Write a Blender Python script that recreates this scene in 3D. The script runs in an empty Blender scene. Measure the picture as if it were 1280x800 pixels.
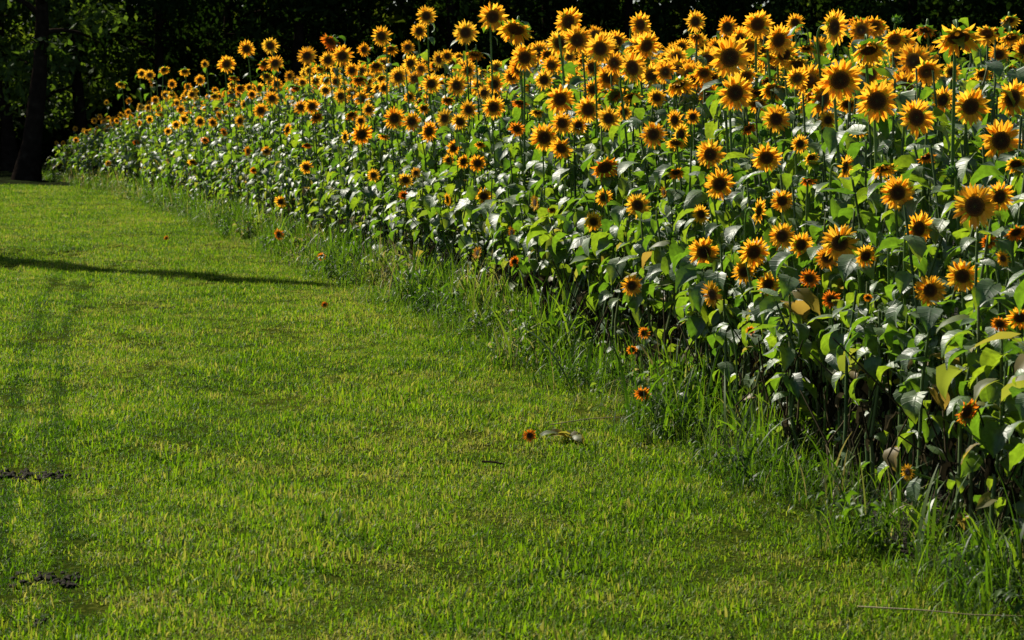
import bpy, math, random
import numpy as np
from mathutils import Vector, Matrix, Quaternion, Euler

R = math.radians
rng = np.random.default_rng(11)
random.seed(11)
scn = bpy.context.scene
COL = scn.collection

# ---------------------------------------------------------------- camera
CAM_H, F_PX, HOR = 1.65, 2500.0, 145.0          # eye height, focal length in 1280-px pixels, horizon row
PITCH = math.atan((400 - HOR) / F_PX)
cam_d = bpy.data.cameras.new('camera')
cam = bpy.data.objects.new('camera', cam_d); COL.objects.link(cam)
cam.location = (0, 0, CAM_H); cam.rotation_euler = (R(90) - PITCH, 0, 0)
cam_d.sensor_width = 36.0; cam_d.lens = 36.0 * F_PX / 1280.0
cam_d.clip_start = 0.1; cam_d.clip_end = 2000
cam_d.dof.use_dof = True; cam_d.dof.focus_distance = 11.5; cam_d.dof.aperture_fstop = 9.0
scn.camera = cam

# ---------------------------------------------------------------- sky, sun, exposure
SUN_EL, SUN_DIR2 = R(43), Vector((-0.70, 0.714))          # the sun stands behind the field, to the left
S = Vector((SUN_DIR2.x * math.cos(SUN_EL), SUN_DIR2.y * math.cos(SUN_EL), math.sin(SUN_EL)))
world = bpy.data.worlds.new('World'); scn.world = world; world.use_nodes = True
wn = world.node_tree; wn.nodes.clear()
sky = wn.nodes.new('ShaderNodeTexSky'); sky.sky_type = 'NISHITA'; sky.sun_disc = False
sky.sun_elevation = SUN_EL; sky.sun_rotation = math.atan2(SUN_DIR2.x, SUN_DIR2.y)
bg = wn.nodes.new('ShaderNodeBackground'); bg.inputs[1].default_value = 0.05
wo = wn.nodes.new('ShaderNodeOutputWorld')
wn.links.new(sky.outputs[0], bg.inputs[0]); wn.links.new(bg.outputs[0], wo.inputs[0])
sun_d = bpy.data.lights.new('sun', 'SUN'); sun_d.energy = 5.0; sun_d.angle = R(0.5); sun_d.color = (1.0, 0.93, 0.80)
sun = bpy.data.objects.new('sun', sun_d); COL.objects.link(sun)
sun.rotation_euler = S.to_track_quat('Z', 'Y').to_euler(); sun.location = (-20, 40, 30)
scn.view_settings.view_transform = 'Standard'; scn.view_settings.look = 'None'
scn.view_settings.gamma = 1.0; scn.view_settings.exposure = 1.06
scn.cycles.max_bounces = 8; scn.cycles.diffuse_bounces = 3; scn.cycles.transmission_bounces = 5
scn.cycles.glossy_bounces = 2; scn.cycles.transparent_max_bounces = 4; scn.cycles.use_denoising = True

# ---------------------------------------------------------------- geometry helpers
CA, SA = math.cos(PITCH), math.sin(PITCH)
def unproject(px, py, Y):
    u, v = (px - 640) / F_PX, (400 - py) / F_PX
    d = np.array([u, CA + v * SA, -SA + v * CA]); d = d / d[1] * Y
    return np.array([d[0], Y, CAM_H + d[2]])
def ground_at(px, py, z=0.0):
    p = unproject(px, py, 1.0); t = (CAM_H - z) / (CAM_H - p[2]); return np.array([p[0] * t, t, z])
def project(p):
    x, y, z = p[0], p[1], p[2] - CAM_H
    f = y * CA - z * SA; up = y * SA + z * CA
    return 640 + F_PX * x / f, 400 - F_PX * up / f

class MB:
    """collects quads and tris as arrays, builds one mesh"""
    def __init__(s): s.v, s.q, s.t, s.qm, s.tm, s.tint, s.uv, s.n = [], [], [], [], [], [], [], 0
    def add(s, v, q=None, mat=0, tint=0.0, uv=None, t=None):
        v = np.asarray(v, float)
        if q is not None and len(q): q = np.asarray(q, int); s.q.append(q + s.n); s.qm.append(np.full(len(q), mat))
        if t is not None and len(t): t = np.asarray(t, int); s.t.append(t + s.n); s.tm.append(np.full(len(t), mat))
        s.v.append(v); s.tint.append(np.broadcast_to(np.asarray(tint, float), (len(v),)))
        s.uv.append(np.zeros((len(v), 2)) if uv is None else np.asarray(uv, float)); s.n += len(v)
    def mesh(s, name, mats, smooth=True):
        me = bpy.data.meshes.new(name)
        v = np.concatenate(s.v); q = np.concatenate(s.q) if s.q else np.zeros((0, 4), int); t = np.concatenate(s.t) if s.t else np.zeros((0, 3), int)
        loops = np.concatenate([q.ravel(), t.ravel()]).astype(np.int32)
        me.vertices.add(len(v)); me.vertices.foreach_set('co', v.ravel().astype(np.float32))
        me.loops.add(len(loops)); me.loops.foreach_set('vertex_index', loops)
        n = len(q) + len(t); me.polygons.add(n)
        starts = np.concatenate([np.arange(len(q)) * 4, len(q) * 4 + np.arange(len(t)) * 3]).astype(np.int32)
        me.polygons.foreach_set('loop_start', starts)
        me.polygons.foreach_set('material_index', np.concatenate((s.qm if s.qm else []) + (s.tm if s.tm else [])).astype(np.int32))
        me.polygons.foreach_set('use_smooth', np.full(n, smooth))
        a = me.attributes.new('tint', 'FLOAT', 'POINT'); a.data.foreach_set('value', np.concatenate(s.tint).astype(np.float32))
        ul = me.uv_layers.new(name='UVMap'); ul.data.foreach_set('uv', np.concatenate(s.uv)[loops].ravel().astype(np.float32))
        for m in mats: me.materials.append(m)
        me.update(calc_edges=True); me.validate(); return me

def grid_quads(nr, nc):
    i = np.arange(nr - 1)[:, None] * nc + np.arange(nc - 1)[None, :]
    return np.stack([i, i + 1, i + nc + 1, i + nc], -1).reshape(-1, 4)
def tube(pts, rad, k=6, jitter=0.0):
    """rings of k vertices swept along pts; returns verts, quads"""
    pts = np.asarray(pts, float); n = len(pts); rad = np.broadcast_to(rad, (n,))
    tg = np.gradient(pts, axis=0); tg /= np.linalg.norm(tg, axis=1)[:, None] + 1e-9
    ref = np.array([1.0, 0, 0]) if abs(tg[:, 0]).mean() < 0.7 else np.array([0, 1.0, 0])
    a = np.cross(tg, ref); a /= np.linalg.norm(a, axis=1)[:, None]; b = np.cross(tg, a)
    th = np.arange(k) / k * 2 * np.pi
    r = rad[:, None] * (1 + jitter * rng.normal(size=(n, k)))
    v = pts[:, None, :] + r[..., None] * (np.cos(th)[None, :, None] * a[:, None, :] + np.sin(th)[None, :, None] * b[:, None, :])
    i = np.arange(n - 1)[:, None] * k; j = np.arange(k)[None, :]; j2 = (j + 1) % k
    return v.reshape(-1, 3), np.stack([i + j, i + j2, i + k + j2, i + k + j], -1).reshape(-1, 4)
def bez(p0, p1, p2, p3, n):
    t = np.linspace(0, 1, n)[:, None]
    return (1 - t) ** 3 * p0 + 3 * (1 - t) ** 2 * t * p1 + 3 * (1 - t) * t * t * p2 + t ** 3 * p3
def rot_z(a): c, s = math.cos(a), math.sin(a); return np.array([[c, -s, 0], [s, c, 0], [0, 0, 1]])
def euler_np(x, y, z): return np.array(Euler((x, y, z)).to_matrix())
def facing_matrix(n, spin=0.0):
    q = Vector(n).to_track_quat('Z', 'Y'); return q.to_matrix() @ Matrix.Rotation(spin, 3, 'Z')

def link(name, data, parent=None, loc=None, rot=None, scale=None, mat3=None):
    o = bpy.data.objects.new(name, data); COL.objects.link(o)
    if parent is not None: o.parent = parent
    if mat3 is not None:
        m = Matrix(mat3).to_4x4()
        if scale is not None: m = m @ Matrix.Diagonal((*scale, 1.0)) if hasattr(scale, '__len__') else m @ Matrix.Scale(scale, 4)
        if loc is not None: m.translation = Vector(loc)
        o.matrix_local = m
    else:
        if loc is not None: o.location = loc
        if rot is not None: o.rotation_euler = rot
        if scale is not None: o.scale = scale if hasattr(scale, '__len__') else (scale,) * 3
    return o
def tag(o, label=None, cat=None, group=None, kind=None):
    if label: o['label'] = label
    if cat: o['category'] = cat
    if group: o['group'] = group
    if kind: o['kind'] = kind
    return o

# ---------------------------------------------------------------- materials
def node_mat(name):
    m = bpy.data.materials.new(name); m.use_nodes = True; m.node_tree.nodes.clear()
    return m, m.node_tree.nodes, m.node_tree.links
def tone_value(N, L, source):
    """0..1 that differs from piece to piece: object random plus the piece's own tint"""
    at = N.new('ShaderNodeAttribute'); at.attribute_name = 'tint'
    ma = N.new('ShaderNodeMath'); ma.operation = 'ADD'; L.new(at.outputs['Fac'], ma.inputs[0])
    if source == 'object':
        oi = N.new('ShaderNodeObjectInfo'); L.new(oi.outputs['Random'], ma.inputs[1])
    elif source == 'instance':
        a2 = N.new('ShaderNodeAttribute'); a2.attribute_type = 'INSTANCER'; a2.attribute_name = 'tone'; L.new(a2.outputs['Fac'], ma.inputs[1]); return ma.outputs[0]
    else: ma.inputs[1].default_value = 0.0
    fr = N.new('ShaderNodeMath'); fr.operation = 'FRACT'; L.new(ma.outputs[0], fr.inputs[0]); return fr.outputs[0]
def ramp(N, L, fac, stops):
    r = N.new('ShaderNodeValToRGB'); el = r.color_ramp.elements
    while len(el) < len(stops): el.new(0.5)
    for e, (p, c) in zip(el, stops): e.position = p; e.color = (*c, 1)
    if fac is not None: L.new(fac, r.inputs[0])
    return r.outputs[0]
def leafy(name, refl, trans, wt, rough=0.45, spec=0.5, source='object', veins=False, noise=0.0, nscale=30, sheen=0.0):
    """a thin leaf: glossy reflecting upper coat mixed with light coming through"""
    m, N, L = node_mat(name)
    t = tone_value(N, L, source)
    c1 = ramp(N, L, t, refl); c2 = ramp(N, L, t, trans)
    if noise:
        tc = N.new('ShaderNodeTexCoord'); nz = N.new('ShaderNodeTexNoise'); nz.inputs['Scale'].default_value = nscale; nz.inputs['Detail'].default_value = 3
        L.new(tc.outputs['Object'], nz.inputs[0])
        mr = N.new('ShaderNodeMapRange'); mr.inputs[1].default_value = 0.3; mr.inputs[2].default_value = 0.7; mr.inputs[3].default_value = 1 - noise; mr.inputs[4].default_value = 1 + noise
        L.new(nz.outputs[0], mr.inputs[0])
        out = []
        for c in (c1, c2):
            mx = N.new('ShaderNodeVectorMath'); mx.operation = 'SCALE'; L.new(c, mx.inputs[0]); L.new(mr.outputs[0], mx.inputs['Scale']); out.append(mx.outputs[0])
        c1, c2 = out
    p = N.new('ShaderNodeBsdfPrincipled'); L.new(c1, p.inputs['Base Color'])
    p.inputs['Roughness'].default_value = rough; p.inputs['Specular IOR Level'].default_value = spec
    if sheen: p.inputs['Sheen Weight'].default_value = sheen; p.inputs['Sheen Roughness'].default_value = 0.35
    tr = N.new('ShaderNodeBsdfTranslucent'); L.new(c2, tr.inputs[0])
    if veins:
        uv = N.new('ShaderNodeUVMap'); uv.uv_map = 'UVMap'; sp = N.new('ShaderNodeSeparateXYZ'); L.new(uv.outputs[0], sp.inputs[0])
        ab = N.new('ShaderNodeMath'); ab.operation = 'ABSOLUTE'; L.new(sp.outputs[1], ab.inputs[0])
        # side veins slant forward from the midrib
        ms = N.new('ShaderNodeMath'); ms.operation = 'MULTIPLY_ADD'; L.new(ab.outputs[0], ms.inputs[0]); ms.inputs[1].default_value = -0.35; L.new(sp.outputs[0], ms.inputs[2])
        mm = N.new('ShaderNodeMath'); mm.operation = 'MULTIPLY'; L.new(ms.outputs[0], mm.inputs[0]); mm.inputs[1].default_value = 7.0
        fr = N.new('ShaderNodeMath'); fr.operation = 'PINGPONG'; L.new(mm.outputs[0], fr.inputs[0]); fr.inputs[1].default_value = 0.5
        mi = N.new('ShaderNodeMath'); mi.operation = 'MINIMUM'; L.new(fr.outputs[0], mi.inputs[0])
        m3 = N.new('ShaderNodeMath'); m3.operation = 'MULTIPLY'; L.new(ab.outputs[0], m3.inputs[0]); m3.inputs[1].default_value = 2.2; L.new(m3.outputs[0], mi.inputs[1])
        mr = N.new('ShaderNodeMapRange'); mr.inputs[2].default_value = 0.16; L.new(mi.outputs[0], mr.inputs[0])
        bp = N.new('ShaderNodeBump'); bp.inputs['Strength'].default_value = 0.2; bp.inputs['Distance'].default_value = 0.01; L.new(mr.outputs[0], bp.inputs['Height']); L.new(bp.outputs[0], p.inputs['Normal'])
    mix = N.new('ShaderNodeMixShader'); mix.inputs[0].default_value = wt
    L.new(p.outputs[0], mix.inputs[1]); L.new(tr.outputs[0], mix.inputs[2])
    o = N.new('ShaderNodeOutputMaterial'); L.new(mix.outputs[0], o.inputs[0]); return m
def solid(name, stops, rough=0.7, spec=0.3, scale=20.0, bump=0.0, detail=4, source='object'):
    m, N, L = node_mat(name)
    tc = N.new('ShaderNodeTexCoord'); nz = N.new('ShaderNodeTexNoise'); nz.inputs['Scale'].default_value = scale; nz.inputs['Detail'].default_value = detail
    L.new(tc.outputs['Object'], nz.inputs[0]); c = ramp(N, L, nz.outputs[0], stops)
    p = N.new('ShaderNodeBsdfPrincipled'); L.new(c, p.inputs['Base Color']); p.inputs['Roughness'].default_value = rough; p.inputs['Specular IOR Level'].default_value = spec
    if bump:
        b = N.new('ShaderNodeBump'); b.inputs['Strength'].default_value = bump; b.inputs['Distance'].default_value = 0.02; L.new(nz.outputs[0], b.inputs['Height']); L.new(b.outputs[0], p.inputs['Normal'])
    o = N.new('ShaderNodeOutputMaterial'); L.new(p.outputs[0], o.inputs[0]); return m

LEAF_R = [(0.0, (0.024, 0.062, 0.012)), (0.5, (0.038, 0.088, 0.014)), (1.0, (0.060, 0.115, 0.016))]
LEAF_T = [(0.0, (0.08, 0.19, 0.008)), (0.5, (0.155, 0.29, 0.010)), (1.0, (0.27, 0.37, 0.012))]
M_leaf = leafy('sunflower_leaf', LEAF_R, LEAF_T, 0.44, 0.50, 0.85, sheen=0.28, veins=True, noise=0.25, nscale=6)
M_leaf_mass = leafy('sunflower_leaf_mass', LEAF_R, LEAF_T, 0.44, 0.50, 0.85, sheen=0.28, source='tint', veins=True, noise=0.3, nscale=45)
YEL_R = [(0.0, (0.06, 0.085, 0.02)), (0.6, (0.10, 0.105, 0.025)), (1.0, (0.16, 0.11, 0.03))]
YEL_T = [(0.0, (0.20, 0.30, 0.02)), (0.6, (0.32, 0.34, 0.03)), (1.0, (0.42, 0.27, 0.04))]
M_yel = leafy('yellowing_leaf', YEL_R, YEL_T, 0.42, 0.55, 0.4, noise=0.4, nscale=8)
M_yel_mass = leafy('yellowing_leaf_mass', YEL_R, YEL_T, 0.42, 0.55, 0.4, source='tint')
DRY_R = [(0.0, (0.010, 0.009, 0.005)), (0.6, (0.026, 0.021, 0.011)), (1.0, (0.085, 0.068, 0.035))]
M_dry = leafy('dry_leaf', DRY_R, DRY_R, 0.2, 0.9, 0.05, noise=0.3)
M_dry_mass = leafy('dry_leaf_mass', DRY_R, DRY_R, 0.2, 0.9, 0.05, source='tint')
PET_R = [(0.0, (0.70, 0.31, 0.012)), (0.5, (0.78, 0.40, 0.018)), (1.0, (0.82, 0.49, 0.028))]
PET_T = [(0.0, (0.86, 0.36, 0.012)), (0.5, (0.92, 0.46, 0.022)), (1.0, (0.95, 0.56, 0.036))]
M_petal = leafy('sunflower_petal', PET_R, PET_T, 0.55, 0.55, 0.3)
M_petal_mass = leafy('sunflower_petal_mass', PET_R, PET_T, 0.55, 0.55, 0.3, source='tint')
ORA_R = [(0.0, (0.52, 0.15, 0.010)), (1.0, (0.64, 0.24, 0.012))]
ORA_T = [(0.0, (0.72, 0.19, 0.010)), (1.0, (0.82, 0.30, 0.012))]
M_orange = leafy('withering_petal', ORA_R, ORA_T, 0.5, 0.6, 0.2)
def disc_mat():
    m, N, L = node_mat('seed_disc')
    uv = N.new('ShaderNodeUVMap'); uv.uv_map = 'UVMap'; sp = N.new('ShaderNodeSeparateXYZ'); L.new(uv.outputs[0], sp.inputs[0])
    nz = N.new('ShaderNodeTexVoronoi'); nz.inputs['Scale'].default_value = 26; tc = N.new('ShaderNodeTexCoord'); L.new(tc.outputs['Object'], nz.inputs[0])
    ma = N.new('ShaderNodeMath'); ma.operation = 'MULTIPLY_ADD'; L.new(nz.outputs[0], ma.inputs[0]); ma.inputs[1].default_value = 0.22; L.new(sp.outputs[0], ma.inputs[2])
    c = ramp(N, L, ma.outputs[0], [(0.0, (0.11, 0.095, 0.022)), (0.30, (0.060, 0.034, 0.013)), (0.60, (0.075, 0.030, 0.010)), (0.82, (0.14, 0.058, 0.012)), (1.0, (0.34, 0.15, 0.014))])
    p = N.new('ShaderNodeBsdfPrincipled'); L.new(c, p.inputs['Base Color']); p.inputs['Roughness'].default_value = 0.85; p.inputs['Specular IOR Level'].default_value = 0.2
    b = N.new('ShaderNodeBump'); b.inputs['Strength'].default_value = 0.8; b.inputs['Distance'].default_value = 0.03; L.new(nz.outputs[0], b.inputs['Height']); L.new(b.outputs[0], p.inputs['Normal'])
    o = N.new('ShaderNodeOutputMaterial'); L.new(p.outputs[0], o.inputs[0]); return m
M_disc = disc_mat()
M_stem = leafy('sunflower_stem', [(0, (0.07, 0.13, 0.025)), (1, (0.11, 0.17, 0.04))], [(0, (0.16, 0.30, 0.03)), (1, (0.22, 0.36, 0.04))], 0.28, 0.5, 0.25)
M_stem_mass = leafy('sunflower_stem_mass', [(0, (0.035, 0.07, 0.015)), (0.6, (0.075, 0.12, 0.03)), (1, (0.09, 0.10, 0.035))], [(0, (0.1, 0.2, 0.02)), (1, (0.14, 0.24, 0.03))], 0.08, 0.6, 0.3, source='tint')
M_calyx = leafy('sunflower_bract', [(0, (0.025, 0.075, 0.015)), (1, (0.05, 0.11, 0.02))], [(0, (0.10, 0.26, 0.01)), (1, (0.16, 0.32, 0.015))], 0.3, 0.6, 0.15)
M_straw = solid('dry_straw', [(0.3, (0.10, 0.08, 0.035)), (0.7, (0.20, 0.16, 0.07))], 0.6, 0.3, 40)
M_soil = solid('soil', [(0.3, (0.007, 0.0055, 0.0035)), (0.6, (0.015, 0.012, 0.007)), (0.8, (0.035, 0.028, 0.016))], 0.95, 0.1, 9, 0.8)
M_bark = solid('bark', [(0.3, (0.008, 0.006, 0.0045)), (0.6, (0.016, 0.012, 0.009)), (0.8, (0.03, 0.024, 0.018))], 1.0, 0.0, 6, 0.8)
GR_R = [(0.0, (0.018, 0.040, 0.004)), (0.35, (0.053, 0.100, 0.006)), (0.7, (0.091, 0.150, 0.009)), (0.88, (0.150, 0.180, 0.020)), (1.0, (0.20, 0.19, 0.06))]
GR_T = [(0.0, (0.04, 0.11, 0.003)), (0.35, (0.125, 0.26, 0.004)), (0.7, (0.220, 0.385, 0.006)), (0.88, (0.34, 0.42, 0.015)), (1.0, (0.36, 0.35, 0.05))]
M_grass = leafy('mown_grass', GR_R, GR_T, 0.42, 0.55, 0.10, source='instance')
VG_R = [(0.0, (0.016, 0.038, 0.005)), (0.5, (0.040, 0.080, 0.008)), (0.85, (0.080, 0.125, 0.014)), (1.0, (0.16, 0.14, 0.06))]
VG_T = [(0.0, (0.04, 0.11, 0.004)), (0.5, (0.11, 0.23, 0.006)), (0.85, (0.21, 0.34, 0.010)), (1.0, (0.32, 0.28, 0.07))]
M_verge = leafy('long_grass', VG_R, VG_T, 0.42, 0.5, 0.2, source='instance')
M_blade = leafy('single_blade', VG_R[:3], VG_T[:3], 0.42, 0.38, 0.5)
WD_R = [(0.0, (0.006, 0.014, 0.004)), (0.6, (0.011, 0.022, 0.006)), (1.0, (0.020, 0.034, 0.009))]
WD_T = [(0.0, (0.014, 0.04, 0.004)), (0.6, (0.03, 0.07, 0.005)), (0.8, (0.05, 0.10, 0.006)), (1.0, (0.24, 0.32, 0.02))]  # last stop paints sunlit patches into some of the leaves
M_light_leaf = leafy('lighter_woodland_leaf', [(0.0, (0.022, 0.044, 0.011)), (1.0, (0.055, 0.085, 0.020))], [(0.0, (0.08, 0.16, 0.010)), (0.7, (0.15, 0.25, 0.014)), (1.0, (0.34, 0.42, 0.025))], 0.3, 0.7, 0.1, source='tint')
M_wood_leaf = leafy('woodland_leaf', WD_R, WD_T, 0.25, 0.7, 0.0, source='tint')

# ---------------------------------------------------------------- the field's front edge in plan
EDGE_Y = np.array([2.0, 5.0, 6.9, 11.0, 14.5, 18.4, 23.5, 29.0, 36.0, 43.0, 48.0, 51.5])
EDGE_X = np.array([2.85, 2.18, 1.77, 0.97, 0.24, -0.62, -2.05, -3.75, -5.85, -8.1, -10.3, -11.9])
def edge_x(Y): return np.interp(Y, EDGE_Y, EDGE_X)
_gy = np.linspace(2.5, 51.5, 900); _gr = edge_x(_gy) / _gy
def edge_depth(px): return float(np.interp(-(px - 640) / F_PX, -_gr, _gy))
def verge_w(Y): return np.interp(Y, [5, 8, 14, 18, 24, 30, 50], [0.38, 0.46, 0.68, 1.0, 0.85, 0.7, 0.6])
def ground_z(x, y):
    return 0.018 * np.sin(x * 1.7 + 0.6 * y) + 0.014 * np.sin(2.3 * y - 0.8 * x + 1.3) + 0.02 * np.sin(0.43 * y + 0.9)
TRACKS = [[ground_at(*p)[:2] for p in ((88, 795), (80, 700), (68, 600), (70, 500), (80, 420), (100, 365), (118, 335))],
          [ground_at(*p)[:2] for p in ((2, 795), (4, 700), (6, 600), (18, 500), (38, 430), (58, 368), (78, 335))]]
def track_dist(x, y):
    d = np.full(np.shape(x), 9.0)
    for tr in TRACKS:
        tr = np.array(tr); d = np.minimum(d, np.abs(x - np.interp(y, tr[:, 1], tr[:, 0])))
    return d

# ---------------------------------------------------------------- ground
def build_ground():
    m, N, L = node_mat('ground_thatch')
    tc = N.new('ShaderNodeTexCoord'); n1 = N.new('ShaderNodeTexNoise'); n1.inputs['Scale'].default_value = 45; n1.inputs['Detail'].default_value = 5
    n2 = N.new('ShaderNodeTexNoise'); n2.inputs['Scale'].default_value = 0.6; n2.inputs['Detail'].default_value = 4
    for n in (n1, n2): L.new(tc.outputs['Object'], n.inputs[0])
    c1 = ramp(N, L, n1.outputs[0], [(0.3, (0.010, 0.014, 0.003)), (0.5, (0.022, 0.030, 0.004)), (0.7, (0.05, 0.055, 0.010))])
    c2 = ramp(N, L, n2.outputs[0], [(0.35, (0.75, 0.9, 0.7)), (0.65, (1.2, 1.1, 1.0))])
    mx = N.new('ShaderNodeMix'); mx.data_type = 'RGBA'; mx.blend_type = 'MULTIPLY'; mx.inputs[0].default_value = 1; L.new(c1, mx.inputs[6]); L.new(c2, mx.inputs[7])
    p = N.new('ShaderNodeBsdfPrincipled'); L.new(mx.outputs[2], p.inputs['Base Color']); p.inputs['Roughness'].default_value = 1.0; p.inputs['Specular IOR Level'].default_value = 0.0
    b = N.new('ShaderNodeBump'); b.inputs['Strength'].default_value = 0.6; b.inputs['Distance'].default_value = 0.02; L.new(n1.outputs[0], b.inputs['Height']); L.new(b.outputs[0], p.inputs['Normal'])
    o = N.new('ShaderNodeOutputMaterial'); L.new(p.outputs[0], o.inputs[0])
    xs = np.unique(np.concatenate([np.linspace(-900, -40, 8), np.linspace(-40, 40, 161), np.linspace(40, 900, 8)]))
    ys = np.unique(np.concatenate([np.linspace(-300, -10, 6), np.linspace(-10, 60, 141), np.linspace(60, 1500, 14)]))
    gx, gy = np.meshgrid(xs, ys); fade = np.clip((70 - np.abs(gy)) / 15, 0, 1) * np.clip((45 - np.abs(gx)) / 10, 0, 1)
    v = np.stack([gx, gy, ground_z(gx, gy) * fade], -1).reshape(-1, 3)
    mb = MB(); mb.add(v, grid_quads(len(ys), len(xs)))
    tag(link('ground', mb.mesh('ground', [m])), kind='structure')
    # bare soil under the crop
    ys = np.linspace(1.5, 54, 110); offs = np.array([-0.12, 0.15, 0.6, 1.5, 3, 6, 10, 16])
    v = []
    for y in ys:
        for o_ in offs:
            x = edge_x(y) + o_ + 0.06 * math.sin(y * 3.1) * (o_ < 0.2); v.append((x, y, ground_z(x, y) + 0.006 + 0.02 * (o_ > 0) + 0.012 * math.sin(y * 9 + o_ * 7)))
    mb = MB(); mb.add(v, grid_quads(len(ys), len(offs)))
    tag(link('field_soil', mb.mesh('field_soil', [M_soil])), kind='structure')
build_ground()
def build_wood_floor():
    m = solid('litter_and_shade', [(0.3, (0.006, 0.006, 0.003)), (0.5, (0.010, 0.013, 0.005)), (0.7, (0.014, 0.024, 0.006))], 1.0, 0.0, 4, 0.6)  # shade of the wood on its floor, put into this dark colour
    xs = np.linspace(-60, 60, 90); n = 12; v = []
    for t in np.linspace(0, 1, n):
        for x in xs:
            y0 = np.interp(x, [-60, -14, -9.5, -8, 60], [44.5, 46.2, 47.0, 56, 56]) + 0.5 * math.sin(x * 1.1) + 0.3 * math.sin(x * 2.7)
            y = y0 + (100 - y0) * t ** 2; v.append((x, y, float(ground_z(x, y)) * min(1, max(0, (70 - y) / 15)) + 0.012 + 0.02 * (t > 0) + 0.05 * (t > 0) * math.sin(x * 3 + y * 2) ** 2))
    mb = MB(); mb.add(v, grid_quads(n, len(xs))); tag(link('woodland_floor_shade', mb.mesh('woodland_floor_shade', [m])), kind='structure')
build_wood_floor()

# ---------------------------------------------------------------- leaf, petal and head shapes
def leaf_shape(nr, nc, droop, a0, fold, wav, pet_len, pet_pitch, width=0.44, seed=0):
    """blade of length 1 on a petiole; stem attaches at the origin, leaf points to +X"""
    r = np.random.default_rng(seed)
    m = 5 if nr > 5 else 3
    tp = np.linspace(0, 1, m); pa = pet_pitch - (pet_pitch - a0) * tp ** 1.5
    step = pet_len / (m - 1); px = np.concatenate([[0], np.cumsum(np.cos(pa[:-1]) * step)]); pz = np.concatenate([[0], np.cumsum(np.sin(pa[:-1]) * step)])
    w = 0.022
    pv = np.stack([np.stack([px, np.full(m, -w), pz], -1), np.stack([px, np.full(m, w), pz + 0.012], -1)], 1).reshape(-1, 3)
    t = np.linspace(0, 1, nr); s = np.linspace(-1, 1, nc)
    ang = a0 - droop * t; stp = 1.0 / (nr - 1)
    cx = px[-1] + np.concatenate([[0], np.cumsum(np.cos((ang[1:] + ang[:-1]) / 2) * stp)]); cz = pz[-1] + np.concatenate([[0], np.cumsum(np.sin((ang[1:] + ang[:-1]) / 2) * stp)])
    wd = width * np.interp(t, [0, 0.08, 0.22, 0.42, 0.65, 0.85, 1], [0.28, 0.78, 1.0, 0.90, 0.58, 0.24, 0.02])
    wob = 1 + 0.08 * r.normal(size=(nr, nc))
    y = wd[:, None] * s[None, :] * wob
    back = -0.22 * (np.abs(s)[None, :] ** 2) * np.clip(1 - t[:, None] * 2.2, 0, 1)
    lift = fold * np.abs(y) + wav * r.normal(size=(nr, nc)) * np.abs(s)[None, :]
    x = cx[:, None] + back - lift * np.sin(ang)[:, None]; z = cz[:, None] + lift * np.cos(ang)[:, None]
    bv = np.stack([x, y, z], -1).reshape(-1, 3)
    uv = np.stack(np.broadcast_arrays(t[:, None], s[None, :] * 0.5), -1).reshape(-1, 2)
    v = np.concatenate([pv, bv]); q = np.concatenate([grid_quads(m, 2), grid_quads(nr, nc) + len(pv)])
    q = np.concatenate([q, [[2 * m - 2, 2 * m - 1, len(pv) + nc // 2 + 1, len(pv) + nc // 2 - 1]]])
    return v, q, np.concatenate([np.zeros((len(pv), 2)) + [0, 0.5], uv])
LEAVES_HI, LEAVES_MID, LEAVES_LO = [], [], []
for i in range(9):
    dr = [0.6, 0.9, 1.1, 1.3, 0.8, 1.2, 0.5, 1.6, 0.9][i]; a0 = [0.1, -0.2, -0.35, -0.6, -0.5, 0.0, -0.75, -0.3, -0.9][i]
    fo = [0.35, 0.55, 0.2, 0.45, 0.8, -0.25, 0.3, 0.65, 0.5][i]
    LEAVES_HI.append(leaf_shape(7, 5, dr, a0, fo, 0.03, 0.42 + 0.05 * (i % 4), 0.9 - 0.08 * (i % 3), 0.34 + 0.02 * (i % 5), i))
    LEAVES_MID.append(leaf_shape(6, 3, dr, a0, fo, 0.03, 0.42, 0.85, 0.34 + 0.02 * (i % 5), i + 60)); LEAVES_LO.append(leaf_shape(4, 3, dr, a0, fo, 0.02, 0.42, 0.85, 0.34 + 0.02 * (i % 5), i))
def leaf_meshes(mat, src=LEAVES_HI):
    out = []
    for v, q, uv in src:
        mb = MB(); mb.add(v, q, uv=uv); out.append(mb.mesh('leaf', [mat]))
    return out
ME_leaf, ME_yel = leaf_meshes(M_leaf), leaf_meshes(M_yel)
def shrivel(src):
    v, q, uv = src; v = v.copy(); v[:, 1] *= 0.24; v[:, 1] += 0.05 * rng.normal(size=len(v)); v[:, 2] += 0.08 * rng.normal(size=len(v)); return v, q, uv
DRIED = [shrivel(leaf_shape(6, 3, 0.9, -0.9, 0.9, 0.05, 0.3, 0.3, 0.4, 40 + i)) for i in range(4)]
ME_dry = leaf_meshes(M_dry, DRIED)

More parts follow.
